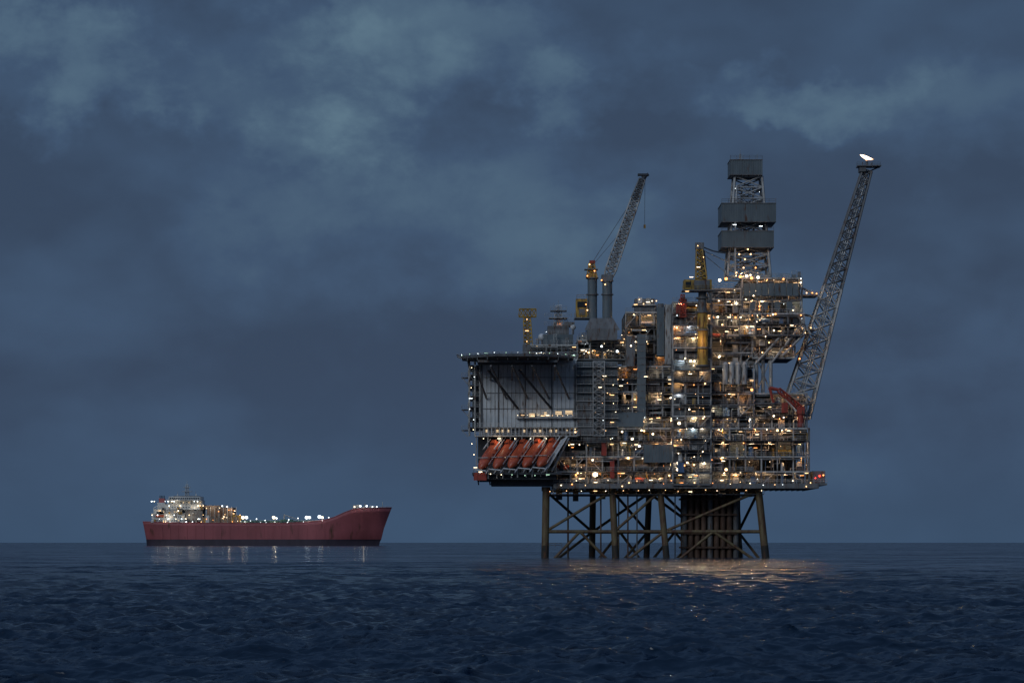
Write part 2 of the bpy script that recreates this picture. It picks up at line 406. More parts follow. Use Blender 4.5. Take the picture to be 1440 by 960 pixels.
for i in range(n):
    a0=2*math.pi*i/n;a1=2*math.pi*(i+1)/n
    h.add([(cx+r*math.cos(a),cy+r*math.sin(a),zt+.004) for r,a in((6,a0),(7,a0),(7,a1),(6,a1))],[(0,1,2,3)],'yel')
for (a,b2,c,d) in[(-1.5,-.9,-2,2),(.9,1.5,-2,2),(-.9,.9,-.3,.3)]: h.add([(cx+a,cy+c,zt+.004),(cx+b2,cy+c,zt+.004),(cx+b2,cy+d,zt+.004),(cx+a,cy+d,zt+.004)],[(0,1,2,3)],'white')
h.build(plat)

r=B('quarters_roof_equipment')
module(r,746,812,[504,494,484],4,26,4,.9,lampd=.6)
r.pbox(735,760,484,498,6,18,'mid'); r.pbox(764,806,470,484,8,20,'wind'); r.pbox(770,800,458,470,10,18,'mid')
for py in(458,470,446): r.rail(P(766,py,8),P(804,py,8))
r.pbox(772,798,446,447,10,16,'lite')
r.truss(P(785,470,12),P(785,432,12),1.6,.8,(1,0,0),(0,1,0),7,.1,.06,'lite')
r.pbox(774,797,436,437.2,10,14,'mid'); r.rail(P(774,436,10),P(797,436,10)); r.tube(P(785,432,12),P(785,422,12),.06,'lite',4); r.tube(P(779,436,12),P(779,426,12),.05,'lite',4)
r.tube(P(781,430,12),P(790,429,12),.15,'white',5)
r.truss(P(743,486,8),P(741,446,8),1.2,1.0,(1,0,0),(0,1,0),7,.16,.09,'yel')
r.truss(P(730,440,8),P(754,440,8),1.1,1.1,(0,0,1),(0,1,0),4,.14,.08,'yel'); r.rail(P(729,446,7),P(754,446,7),'yel')
for py in(449,465,480): lamp(X(741,7),6.8,Z(py,7),'lw',.14)
for (px,py,rr) in[(762,474,1.1),(806,460,.8)]:
    c=P(px,py,9)
    for k in range(6):
        a0=-math.pi/2+math.pi*k/6;a1=a0+math.pi/6
        r.tube((c[0],c[1],c[2]+rr*math.sin(a0)),(c[0],c[1],c[2]+rr*math.sin(a1)),max(.01,rr*math.cos(a0)),'white',14,r2=max(.01,rr*math.cos(a1)),caps=False)
    r.tube((c[0],c[1],c[2]-rr-1.2),(c[0],c[1],c[2]-rr+.1),.3,'mid',8)
roofstuff(r,745,880,484,6,20,30,4.2); roofstuff(r,765,806,458,10,18,8,2.2)
r.build(plat)

# ------------------------------------------------------------- crane
c=B('pedestal_crane')
y=4
c.pbox(826,868,462,478,1,12,'mid')
c.add([P(822,464,1),P(872,464,1),P(872,464,12),P(822,464,12),P(830,447,2),P(862,447,2),P(862,447,10),P(830,447,10)],
 [(0,1,5,4),(1,2,6,5),(2,3,7,6),(3,0,4,7),(4,5,6,7)],'mid')
c.tube(P(833,450,y),P(833,392,y),1.35,'wind',20); c.tube(P(854,450,y),P(854,396,y),1.4,'wind',20)
for px,py in[(833,392),(854,396),(833,415),(854,415)]: c.tube(P(px,py,y),P(px,py-1.6,y),1.75,'mid',20)
c.pbox(810,826,420,446,3,8,'yel'); c.pbox(812,824,424,432,2.9,2.98,'glass'); c.pbox(808,828,446,447.5,2,9,'mid'); c.rail(P(808,446,2),P(828,446,2),'yel')
c.pbox(814,823,434,443,2.9,2.98,'mid'); c.rail(P(811,420,3),P(825,420,3),'yel')
c.truss(P(832,391,y),P(832,370,y),1.5,.7,(1,0,0),(0,1,0),4,.2,.11,'yel')
c.pbox(826,838,384,391,2.5,6,'yel'); c.pbox(822,841,378,379,2.5,6,'mid'); c.pbox(829,837,366,370,3,5,'red')
c.pbox(846,862,386,395,2.5,6,'mid')
p=P(853,396,y);qv=P(903,252,y)
pv=Vector(p);qq=Vector(qv);d=(qq-pv).normalized();up=Vector((0,1,0));sd=d.cross(up)
c.truss(p,pv.lerp(qq,.12),.9,1.5,sd,up,2,.24,.12,'lite'); c.truss(pv.lerp(qq,.12),pv.lerp(qq,.8),1.5,1.2,sd,up,15,.26,.13,'lite')
c.truss(pv.lerp(qq,.8),qq,1.2,.8,sd,up,5,.24,.14,'mid')
c.tube(P(898,262,y),P(908,247,y),1.0,'dark',8,r2=.5); c.tube(P(903,250,y),P(912,245,y),.5,'dark',8); c.pbox(897,911,244,247,3.3,4.8,'dark')
c.tube(P(907,250,y),P(906.5,318,y),.05,'dark',4); c.box(X(906.5,y)-.3,X(906.5,y)+.3,y-.3,y+.3,Z(321,y),Z(316,y),'yel')
for dy in(-.8,.8):
    c.tube(P(833,369,y+dy),P(893,275,y+dy),.07,'mid',4); c.tube(P(835,371,y+dy),P(880,318,y+dy),.06,'mid',4)
for px,py in[(829,372),(836,381),(826,388),(846,394),(851,400),(824,428),(826,436)]: lamp(X(px,2),1.8,Z(py,2),random.choice(['lw','lo']),.2)
c.build(plat)
c=B('second_crane'); y=-4
c.tube(P(988,515,y),P(988,440,y),1.45,'yel',20); c.tube(P(988,440,y),P(988,408,y),1.2,'mid',20); 
for py in(515,490,465,440,420): c.tube(P(988,py,y),P(988,py-2,y),1.8,'mid',20)
c.pbox(962,1001,393,407,-7,-1,'yel'); c.pbox(964,972,396,404,-7.06,-7.01,'glass'); c.pbox(960,1003,407,408.5,-7.5,-.5,'mid'); c.rail(P(960,407,-7.4),P(1003,407,-7.4),'yel')
c.pbox(976,998,394,406,-7.12,-7.01,'mid')
c.truss(P(986,392,y),P(983,345,y),1.5,.7,(1,0,0),(0,1,0),7,.22,.12,'yel')
c.tube(P(991,392,y),P(987,352,y),.8,'dark',10); c.pbox(978,990,341,350,-5,-3,'mid')
c.tube(P(988,352,y),P(1023,368,2),.12,'lite',5); c.tube(P(990,358,y),P(1023,385,2),.1,'lite',5); c.path([P(990,348,y),P(1003,353,y),P(1020,356,y)],.2,'dark',6)
for px,py in[(981,346),(989,362),(982,376),(972,390),(998,405),(966,410),(979,430),(997,448),(978,470)]: lamp(X(px,-5),-5.9,Z(py,-5),random.choice(['lw','ln']),.15)
POINTS.append((X(984,-5),-8,Z(480,-5)))
c.build(plat)
c=B('knuckle_boom_crane'); y=1
c.tube(P(1126,600,y),P(1126,580,y),.9,'red',12)
c.pbox(1121,1132,572,582,-.3,2.3,'red')
c.truss(P(1126,574,y),P(1095,548,y),.7,.6,(0,1,0),(.5,0,.9),6,.18,.1,'red')
c.tube(P(1095,548,y),P(1082,545,y),.5,'red',8); c.tube(P(1082,545,y),P(1088,566,y),.4,'red',8); c.tube(P(1120,578,y),P(1104,560,y),.25,'white',8)
c.build(plat)

# ------------------------------------------------------------- derrick
d=B('drilling_derrick'); y=20
s=(D0+y)/F
d.truss(P(1051,392,y),P(1051,250,y),30*s,19*s,(1,0,0),(0,1,0),9,.4,.2,'lite')
d.truss(P(1051,392,y),P(1051,262,y),10*s,8*s,(1,0,0),(0,1,0),8,.15,.08,'mid')
def clad(a,b2,c1,c2,hy):
    d.pbox(a,b2,c1,c2,y-hy,y+hy,'wind')
    n=int((b2-a)/3.2)
    for i in range(n+1):
        px=a+(b2-a)*i/n; d.box(X(px,y-hy)-.07,X(px,y-hy)+.07,y-hy-.12,y-hy-.003,Z(c2,y-hy)+.1,Z(c1,y-hy)-.1,'wind')
    d.pbox(a-.6,b2+.6,c1-1,c1,y-hy-.2,y+hy+.2,'mid'); d.pbox(a-.6,b2+.6,c2,c2+1,y-hy-.2,y+hy+.2,'mid')
    d.rail(P(a,c1-1,y-hy),P(b2,c1-1,y-hy),'mid')
clad(1027,1072,225,245,5); clad(1015,1091,286,311,7.5); clad(1015,1088,325,347,7.5)
d.truss(P(1041,224,y),P(1041,217,y),.3,.2,(1,0,0),(0,1,0),3,.05,.04,'lite'); d.tube(P(1041,218,y),P(1041,211,y),.05,'lite',4); d.tube(P(1065,224,y),P(1065,217,y),.05,'lite',4)
for px,py in[(1040,357),(1056,357),(1046,376),(1063,376),(1036,383),(1052,350),(1048,364)]: lamp(X(px,10),11,Z(py,10),'lo' if px%2 else 'lw',.24)
for px,py in[(1041,389),(1050,388),(1021,392),(1012,394),(1057,391),(1066,390)]: lamp(X(px,4),4,Z(py,4),'lo' if px%2 else 'ln',.45)
POINTS.append((X(1046,8),14,Z(384,8)));POINTS.append((X(1052,8),14,Z(360,8)));POINTS.append((X(1025,4),3,Z(390,4)))
for px,py in[(1034,265),(1068,270),(1033,316),(1070,318)]: lamp(X(px,12),12,Z(py,12),'lc',.08)
d.path([P(1034,392,13),P(1034,330,13),P(1036,262,13)],.3,'pipe',8)
d.build(plat)

# ------------------------------------------------------------- flare boom
f=B('flare_boom'); y=14
p=Vector(P(1118,584,y)); qq=Vector(P(1219,240,y)); dd=(qq-p).normalized(); sd=dd.cross(Vector((0,1,0))).normalized()
pm=p.lerp(qq,.52)
f.truss(p,pm,4.0,2.5,sd,(0,1,0),8,.42,.2,'lite'); f.truss(pm,qq,2.5,1.3,sd,(0,1,0),11,.34,.17,'mid')
for o in(-.5,.1,.6): f.tube(p+sd*o,qq+sd*o,.22,'pipe',8)
f.box(X(1205,y),X(1238,y),y-2.5,y+2.5,Z(235,y),Z(233.5,y),'mid'); f.rail(P(1205,233.5,y-2.5),P(1238,233.5,y-2.5),'mid'); f.tube(P(1212,246,y),P(1236,235,y),.2,'mid')
f.pbox(1209,1218,234,241,y-2,y+2,'mid'); f.tube(P(1219,234,y),P(1219,226,y),.35,'mid',10); f.tube(P(1224,234,y),P(1226,229,y),.2,'mid',8); f.tube(P(1213,234,y),P(1213,228,y),.15,'mid',8)
for a,b2 in[((1160,448),(1128,442)),((1150,470),(1118,500)),((1166,425),(1129,405)),((1128,560),(1100,552))]: f.tube(P(*a,y),P(*b2,y),.35,'lite',8)
f.build(plat)
M['flame']=emit('flare_flame',(1,0.74,0.52),5)
M['flame2']=emit('flare_flame_edge',(1,0.5,0.25),2.2)
fl=B('flare_flame')
def blob(pts,key,yy):
    sub=[]
    for k in range(len(pts)-1):
        for u in range(4):
            a,b2=pts[k],pts[k+1]; tt=u/4; ss=tt*tt*(3-2*tt)
            sub.append((a[0]+(b2[0]-a[0])*tt,a[1]+(b2[1]-a[1])*tt,a[2]+(b2[2]-a[2])*ss))
    sub.append(pts[-1])
    for a,b2 in zip(sub,sub[1:]): fl.tube(P(a[0],a[1],yy),P(b2[0],b2[1],yy),a[2],key,12,r2=b2[2],caps=False)
blob([(1226.5,223.6,.05),(1222.5,223,.32),(1217.5,221.6,.5),(1213,219.4,.34),(1209.5,217.6,.05)],'flame',14)
blob([(1219,227,.12),(1218.5,224.5,.28),(1217,222,.35)],'flame2',14.3)
blob([(1228.5,224.2,.03),(1225,223.8,.3),(1220,223.2,.4),(1216,222.6,.05)],'flame2',14.9)
fl.build(plat)

# ------------------------------------------------------------- lifeboats
def lifeboat(px,py,y):
    b=B('lifeboat')
    secs=[(-6,.05,.05,0),(-5.6,.7,.6,.05),(-4.6,1.25,1.05,0),(-3,1.6,1.3,0),(0,1.75,1.45,0),(3,1.7,1.45,0),(4.8,1.5,1.35,0),(5.6,1.2,1.1,0),(5.8,.05,.05,0)]
    n=16; vs=[]
    for (u,w,hh,o) in secs:
        for i in range(n):
            a=2*math.pi*i/n; ca,sa=math.cos(a),math.sin(a)
            sg=lambda v:math.copysign(abs(v)**.8,v)
            vs.append((u,w*sg(ca),o+hh*sg(sa)*(1.0 if sa>0 else .9)))
    fs=[(k*n+i,k*n+(i+1)%n,(k+1)*n+(i+1)%n,(k+1)*n+i) for k in range(len(secs)-1) for i in range(n)]
    b.add(vs,fs,'orange',True)
    b.add([(3.2,-.8,1.2),(5,-.7,1.1),(5,.7,1.1),(3.2,.8,1.2),(3.5,-.65,2.1),(4.8,-.6,2.05),(4.8,.6,2.05),(3.5,.65,2.1)],[(0,1,5,4),(1,2,6,5),(2,3,7,6),(3,0,4,7),(4,5,6,7)],'orange')
    b.box(3.28,3.38,-.5,.5,1.6,1.95,'glass')
    b.box(-4,5,-1.83,-1.74,-.1,.12,'white'); b.box(-4,5,1.74,1.83,-.1,.12,'white')
    b.box(-4.5,4.8,-.12,.12,-1.65,-1.2,'dark')
    for u in(-2,0,2): b.box(u-.3,u+.3,-1.66,-1.58,.45,.75,'glass')
    b.tube((5.7,0,-.7),(6.3,0,-.7),.55,'dark',12)
    o=b.build(None)
    ax=Vector((.42,.66,.62)).normalized()
    side=Vector((0,0,1)).cross(ax).normalized(); up=ax.cross(side)
    mt=Matrix((ax,side,up)).transposed().to_4x4(); mt.translation=Vector(P(px,py,y)); o.matrix_world=mt
    return ax,side,up
sk=B('lifeboat_launch_frames')
for i in range(5):
    px=688+i*20.5; y=-5; ax,side,up=lifeboat(px,641-(i*.8),y)
    c0=Vector(P(px,641-(i*.8),y))
    for sg in(-1,1):
        o=c0-up*1.75+side*sg*1.0; sk.tube(o-ax*5.8,o+ax*7,.2,'white',6)
        o2=c0+up*1.6+side*sg*1.9; sk.tube(o2+ax*1,o2+ax*6,.16,'white',6)
        for u in(-4,0,5): sk.tube(o+ax*u,o+ax*u+Vector((0,0,-2.5 if u<0 else 3.2)),.16,'lite',5)
    sk.tube(c0-ax*6.2+side*1.9,c0-ax*6.2-side*1.9-up*.5,.18,'white',6)
    sk.tube(c0-ax*3+up*1.7+side*1.9,c0-ax*3+up*1.7-side*1.9,.13,'lite',5)
sk.build(plat)

for _ in range(30): lamp(X(R(1000,1130)),-.5+R(0,4)+3,Z(R(395,510)),random.choice(['lw','lo','ln']),R(.1,.26))
for _ in range(12): lamp(X(R(880,1000)),-4.2,Z(R(470,670)),'ln',R(.1,.26))
for px,py,rr,tt in[(837,667,.75,'ln'),(953,660,.45,'ln'),(955,595,.45,'ln'),(868,494,.36,'lc'),(846,487,.3,'lc'),(1021,660,.45,'lw'),(889,617,.36,'ln'),(1057,548,.4,'lo'),(1093,605,.36,'lw'),(899,627,.32,'lc'),(918,610,.32,'ln')]:
    lamp(X(px,-3),-3.4,Z(py,-3),tt,rr)
lb=B('floodlight_fittings')
t5=(1+5**.5)/2
iv=[(-1,t5,0),(1,t5,0),(-1,-t5,0),(1,-t5,0),(0,-1,t5),(0,1,t5),(0,-1,-t5),(0,1,-t5),(t5,0,-1),(t5,0,1),(-t5,0,-1),(-t5,0,1)]
iv=[tuple(a/1.902 for a in v) for v in iv]
ifc=[(0,11,5),(0,5,1),(0,1,7),(0,7,10),(0,10,11),(1,5,9),(5,11,4),(11,10,2),(10,7,6),(7,1,8),(3,9,4),(3,4,2),(3,2,6),(3,6,8),(3,8,9),(4,9,5),(2,4,11),(6,2,10),(8,6,7),(9,8,1)]
for (x,y,z,t_,rr) in LAMPS:
    if random.random()<.25 and rr<.2: lb.box(x-.5,x+.5,y-.06,y+.06,z-.05,z+.05,t_)
    else: lb.add([(x+a*rr,y+b2*rr,z+c2*rr) for a,b2,c2 in iv],ifc,t_)
    lb.tube((x,y+rr,z+.1),(x,y+rr+.5,z+.3),.05,'dark',4)
lb.build(plat)
random.shuffle(POINTS)
print('LAMPS',len(LAMPS),'POINTS',len(POINTS))
lds=[]
for nm,col,e in[('warm',(1,.62,.31),330),('neutral',(1,.8,.54),300),('cool',(.85,.93,1),200),('sodium',(1,.45,.15),320)]:
    l=bpy.data.lights.new('floodlight_'+nm,'POINT'); l.energy=e; l.color=col; l.shadow_soft_size=.14; lds.append(l)
lu=bpy.data.lights.new('underdeck_light','POINT'); lu.energy=90; lu.color=(1,.75,.5); lu.shadow_soft_size=.14
for i,p in enumerate(POINTS[:140]+UNDER+[(X(700),-4.5,Z(617)),(X(760),-4.5,Z(617))]):
    l=random.choices(lds,[.46,.3,.08,.16])[0]
    if i>=140: l=lu
    o=bpy.data.objects.new('floodlight_%d'%i,l); o.location=p; scene.collection.objects.link(o); o.parent=plat

# ------------------------------------------------------------- ship
ship=empty('shuttle_tanker_ship')
DS=3600.0; ks=DS/F; YS=DS-D0
def sx(px): return (px-720)*ks
def szz(py): return (766.5-py)*ks
hb=B('hull')
st=[(207,203,4,16,733),(212,208,11,19,733),(225,222,18,22,733.5),(250,250,22,22.5,734.5),(300,300,22.5,22.5,735),(350,350,22.5,22.5,735),(400,400,22.5,22.5,735),
(440,440,22.5,22.5,733),(455,457,22,22.5,731),(468,472,20,22.5,726.5),(480,486,17,22,720),(492,498,13,21,715.5),(503,510,9.5,19.5,714.3),(514,523,6,17,713.9),(523,534,3.2,13,713.6),(530,544,1.2,7.5,713.3),(533,551,.2,.3,713)]
ts=[-.12,0,.1,.235,.236,.45,.7,.88,1]
vs=[];nt_=len(ts)
for (pw,pd,bw,bd,py) in st:
    H=szz(py)
    for sg in(-1,1):
        for t_ in ts:
            tt=max(0,t_); e=tt**1.6
            vs.append((sx(pw)+(sx(pd)-sx(pw))*(tt**1.2),YS+sg*(bw+(bd-bw)*e),H*t_ if t_<.23 or t_>.3 else szz(757.5)+(0 if t_<.2355 else .01)))
ns=len(st)
def vid(i,sg,k): return (i*2+sg)*nt_+k
for i in range(ns-1):
    for sg in(0,1):
        for k in range(nt_-1):
            hb.f.append([vid(i,sg,k),vid(i+1,sg,k),vid(i+1,sg,k+1),vid(i,sg,k+1)] if sg==0 else [vid(i,sg,k+1),vid(i+1,sg,k+1),vid(i+1,sg,k),vid(i,sg,k)])
            hb.m.append(hb.k('boot') if k<3 else hb.k('hull')); hb.sm.append(True)
    hb.f.append([vid(i,0,nt_-1),vid(i+1,0,nt_-1),vid(i+1,1,nt_-1),vid(i,1,nt_-1)]); hb.m.append(hb.k('sdeck')); hb.sm.append(False)
for k in range(nt_-1):
    hb.f.append([vid(0,0,k),vid(0,0,k+1),vid(0,1,k+1),vid(0,1,k)]); hb.m.append(hb.k('boot') if k<3 else hb.k('hull')); hb.sm.append(False)
hb.v=vs
for i in range(ns-1):
    for sg in(0,1):
        a=Vector(vs[vid(i,sg,nt_-1)]);c2=Vector(vs[vid(i+1,sg,nt_-1)]); hb.tube(a+Vector((0,0,.3)),c2+Vector((0,0,.3)),.45,'hull',5)
for px in range(230,470,12): hb.box(sx(px)-.1,sx(px)+.1,YS-22.75,YS-22.6,szz(757),szz(737),'hull')
hb.build(ship)
sp=B('superstructure')
def sbox(a,b2,c1,d1,y0,y1,key): sp.box(sx(a),sx(b2),YS+y0,YS+y1,szz(d1),szz(c1),key)
sbox(216,262,722,734,-19,19,'ship_w'); sbox(219,258,716,722,-18,18,'ship_w'); sbox(234,288,709,716,-17,17,'ship_w'); sbox(238,286,703,709,-16,16,'ship_w')
sbox(240,284,697.5,703,-21,21,'ship_w'); sbox(246,280,696.5,697.5,-14,14,'mid'); sbox(262,287,716,734,-17,17,'mid')
sbox(222,233,706,716,-6,6,'ship_w'); sbox(224,232,700,706,-5,5,'hull'); 
for i in range(4): sp.tube((sx(225+i*2),YS,szz(700)),(sx(225+i*2),YS,szz(696)),.5,'dark',8)
for i in range(14): sbox(241.5+i*3,243.5+i*3,699.4,701.2,-21.1,-21.03,'glass')
for py in(706,712.5): 
    for i in range(12): sbox(240+i*3.9,241.3+i*3.9,py-.7,py+.8,-17.1,-17.03,'win' if random.random()<.3 else 'glass')
for py in(719,726,731):
    for i in range(15): sbox(220+i*3,221.2+i*3,py-.7,py+.8,-19.1,-19.03,'win' if random.random()<.3 else 'glass')
for py,a,b2,yy in[(722,216,262,-19.5),(716,219,288,-18.5),(709,234,288,-17.5),(703,236,286,-21.5)]:
    sbox(a,b2,py-.25,py+.25,yy,-yy,'lite'); sp.rail((sx(a),YS+yy,szz(py)),(sx(b2),YS+yy,szz(py)),'ship_w',1.1,3,.12)
for i in range(26):
    px=R(217,287); py=random.choice([734,722,716,734]); w=R(.8,2.6); sp.box(sx(px)-w,sx(px)+w,YS-21.5,YS-17.2,szz(py),szz(py)+R(1.2,4.5),random.choice(['mid','dark','lite','ship_w','yel']))
sp.truss((sx(263),YS,szz(697)),(sx(263),YS,szz(680)),2.4,1.2,(1,0,0),(0,1,0),5,.35,.2,'ship_w'); sbox(256,270,690,690.8,-4,4,'lite'); sbox(258,268,684,684.8,-3,3,'lite'); sp.tube((sx(263),YS,szz(680)),(sx(263),YS,szz(675)),.25,'ship_w',5)
for px in(250,275): sp.tube((sx(px),YS,szz(697)),(sx(px),YS,szz(690)),.2,'lite',5)
for px in(251,277):sp.tube((sx(px),YS-8,szz(696.5)),(sx(px),YS-8,szz(693.5)),1.3,'ship_w',10,r2=.6)
sp.tube((sx(216),YS-10,szz(734)),(sx(218),YS-10,szz(713)),.8,'ship_w',8); sp.tube((sx(218),YS-10,szz(713)),(sx(232),YS-10,szz(707)),.5,'ship_w',8)
sp.tube((sx(222),YS-20,szz(725)),(sx(233),YS-20,szz(725)),1.5,'orange',10)
sbox(290,338,727,734,-18,18,'smod'); sbox(293,330,713,726.5,-16,16,'smod'); sbox(276,312,710,713,-15,15,'smod')
sp.truss((sx(318),YS-10,szz(726)),(sx(318),YS-10,szz(710)),4,3,(1,0,0),(0,1,0),3,.4,.25,'lite')
for i in range(30):
    px=R(288,340); h_=R(2,11); w=R(.8,3); sp.box(sx(px)-w,sx(px)+w,YS-19+R(0,4),YS-10,szz(734),szz(734)+h_,random.choice(['smod','lite','mid','ship_w','yel']))
for px in range(292,336,6): sp.tube((sx(px),YS-18.6,szz(734)),(sx(px),YS-18.6,szz(712)),.35,'lite',5)
for k in range(6): 
    sp.tube((sx(340),YS-16+k*3,szz(735)+1.5+.4*k),(sx(460),YS-16+k*3,szz(735)+1.5+.4*k),.6,random.choice(['sdeck','pipe','sdeck']),6)
for px in range(344,466,6): sp.box(sx(px)-.3,sx(px)+.3,YS-18,YS+5,szz(735)-.2,szz(735)+3.2,'sdeck')
sp.rail((sx(338),YS-22,szz(735)),(sx(455),YS-22,szz(735)),'sdeck',2.2,5,.16)
sbox(395,412,729.5,735,-8,4,'sdeck'); sp.tube((sx(400),YS-3,szz(735)),(sx(400),YS-3,szz(722)),.9,'lite',8); sp.tube((sx(400),YS-3,szz(723)),(sx(418),YS-3,szz(729)),.5,'lite',6)
sp.truss((sx(346),YS-8,szz(735)),(sx(346),YS-8,szz(726)),1,.8,(1,0,0),(0,1,0),3,.2,.15,'lite')
for px in(346,388,435,452,362,420): sp.tube((sx(px),YS-5,szz(735)),(sx(px),YS-5,szz(727)),.35,'lite',6)
sbox(497,505,709,714.5,-8,8,'lite'); sbox(520,528,710.5,714,-6,6,'ship_w'); sp.tube((sx(538),YS,szz(713)),(sx(538),YS,szz(704.5)),.35,'lite',6); sp.tube((sx(512),YS-4,szz(714)),(sx(514),YS-4,szz(707.5)),.6,'mid',6)
sp.rail((sx(495),YS-18,szz(714.5)),(sx(548),YS-3,szz(713)),'lite',1.6,4,.15)
def slamp(px,py,yy,t_,rr):
    x,y,z=sx(px),YS+yy,szz(py); sp.add([(x+a*rr,y+b2*rr,z+c2*rr) for a,b2,c2 in iv],ifc,t_)
for px,py,rr in[(344,727,2.1),(349,727,1.9),(387,727,2.0),(391,728,1.1),(433,727,2.1),(437,727,1.8),(451,726,2.2),(455,727,1.5),(322,712,.9),(315,711,.9),(508,711,1.3),(517,711,1.2),(525,712,.8),(531,712,.8),(500,712,.9),(363,729,.7),(375,731,.6),(408,730,.7),(421,728,.7),(464,727,.6)]: slamp(px,py,-23,'lc' if R(0,1)<.75 else 'ln',rr)
for _ in range(42): slamp(R(216,290),random.choice([704.5,710.5,717.5,723.5,729,733]),-22.2,random.choice(['ln','lw','lc']),R(.3,.75))
for _ in range(20): slamp(R(288,340),R(713,733),-20.5,random.choice(['lw','ln','lo']),R(.3,.6))
for _ in range(10): slamp(R(340,470),R(731,734),-22.8,'lc',R(.25,.45))
sp.build(ship)
sl=bpy.data.lights.new('ship_floodlight','POINT'); sl.energy=1200; sl.color=(1,.86,.66); sl.shadow_soft_size=.5
for i,(px,py,yy) in enumerate([(225,712,-24),(250,707,-24),(275,713,-24),(300,712,-22),(325,716,-23),(347,729,-20),(389,729,-20),(435,728,-20),(452,726,-18),(512,710,-12),(240,726,-24),(270,726,-24)]):
    o=bpy.data.objects.new('ship_floodlight_%d'%i,sl); o.location=(sx(px),YS+yy,szz(py)); scene.collection.objects.link(o); o.parent=ship

# ------------------------------------------------------------- sea
dmin,dmax=26.0,30000.0
nr=1200
inv=np.concatenate([np.linspace(1/dmin,1/75,80,endpoint=False),np.linspace(1/75,1/4000,nr-120,endpoint=False),np.linspace(1/4000,1/dmax,40)])
rad=1/inv; nr=len(rad)
A=math.radians(12.0)
ang=np.concatenate([np.linspace(-A,A,950),np.linspace(A,2*math.pi-A,80)[1:-1]]); nc=len(ang)
RR,AA=np.meshgrid(rad,ang,indexing='ij')
gx=RR*np.sin(AA); gy=-D0+RR*np.cos(AA); gz=np.zeros_like(gx)
dr=np.gradient(rad)[:,None]*np.ones_like(gx)
ox=np.zeros_like(gx);oy=np.zeros_like(gx)
NW=100
lam=np.geomspace(0.42,9,NW)*rng.uniform(.95,1.05,NW)
main=math.radians(250)
for l in lam:
    th=main+rng.normal(0,.55); kx,ky=math.cos(th),math.sin(th); k=2*math.pi/l
    a=0.062*l/(2*math.pi)*(1 if l<2.5 else (2.5/l)**.75)*rng.uniform(.5,1.5)
    w=np.clip((l/(dr*1.4)-1),0,1)
    if w.max()<=0: continue
    sel=w[:,0]>0
    ph=k*(gx[sel]*kx+gy[sel]*ky)+rng.uniform(0,6.28)
    c_=np.cos(ph);s_=np.sin(ph)
    gz[sel]+=a*w[sel]*c_; ox[sel]-=a*w[sel]*kx*s_*.85; oy[sel]-=a*w[sel]*ky*s_*.85
gx2=gx+ox;gy2=gy+oy
co=np.stack([gx2,gy2,gz],-1).reshape(-1,3)
co=np.vstack([co,[[0,-D0,0]]])
i_,j_=np.meshgrid(np.arange(nr-1),np.arange(nc),indexing='ij'); j2=(j_+1)%nc
quads=np.stack([i_*nc+j_,i_*nc+j2,(i_+1)*nc+j2,(i_+1)*nc+j_],-1).reshape(-1,4)
tri=np.stack([np.full(nc,nr*nc),(np.arange(nc)+1)%nc,np.arange(nc)],-1)
me=bpy.data.meshes.new('sea')
nq=len(quads);nt3=len(tri)
me.vertices.add(len(co)); me.vertices.foreach_set('co',co.ravel())
me.loops.add(nq*4+nt3*3); me.loops.foreach_set('vertex_index',np.concatenate([quads[:,::-1].ravel(),tri[:,::-1].ravel()]).astype(np.int32))
me.polygons.add(nq+nt3)
me.polygons.foreach_set('loop_start',np.concatenate([np.arange(nq)*4,nq*4+np.arange(nt3)*3]).astype(np.int32))
me.polygons.foreach_set('loop_total',np.concatenate([np.full(nq,4),np.full(nt3,3)]).astype(np.int32))
me.polygons.foreach_set('use_smooth',np.ones(nq+nt3,dtype=bool))
me.update(calc_edges=True); me.validate()
nzs=np.empty((nq+nt3)*3); me.polygons.foreach_get('normal',nzs); print('sea mean normal z',nzs[2::3].mean())
if nzs[2::3].mean()<0: me.flip_normals()
sea=bpy.data.objects.new('sea',me); scene.collection.objects.link(sea)
m=bpy.data.materials.new('sea_water'); m.use_nodes=True; N=m.node_tree.nodes;L=m.node_tree.links; b=N['Principled BSDF']
b.inputs['Base Color'].default_value=(0.004,0.014,0.032,1); b.inputs['IOR'].default_value=1.33; b.inputs['Roughness'].default_value=.13
tc=N.new('ShaderNodeTexCoord'); geo=N.new('ShaderNodeNewGeometry')
def nz(scale,sc,det,k,rough=.6):
    mp=N.new('ShaderNodeMapping'); mp.inputs['Scale'].default_value=sc; mp.inputs['Rotation'].default_value=(0,0,.2); L.new(tc.outputs['Object'],mp.inputs[0])
    n=N.new('ShaderNodeTexNoise'); n.inputs['Scale'].default_value=scale; n.inputs['Detail'].default_value=det; n.inputs['Roughness'].default_value=rough; L.new(mp.outputs[0],n.inputs[0])
    s_=N.new('ShaderNodeVectorMath'); s_.operation='SUBTRACT'; L.new(n.outputs['Color'],s_.inputs[0]); s_.inputs[1].default_value=(.5,.5,.5)
    m_=N.new('ShaderNodeVectorMath'); m_.operation='MULTIPLY'; L.new(s_.outputs[0],m_.inputs[0]); m_.inputs[1].default_value=k
    return m_.outputs[0]
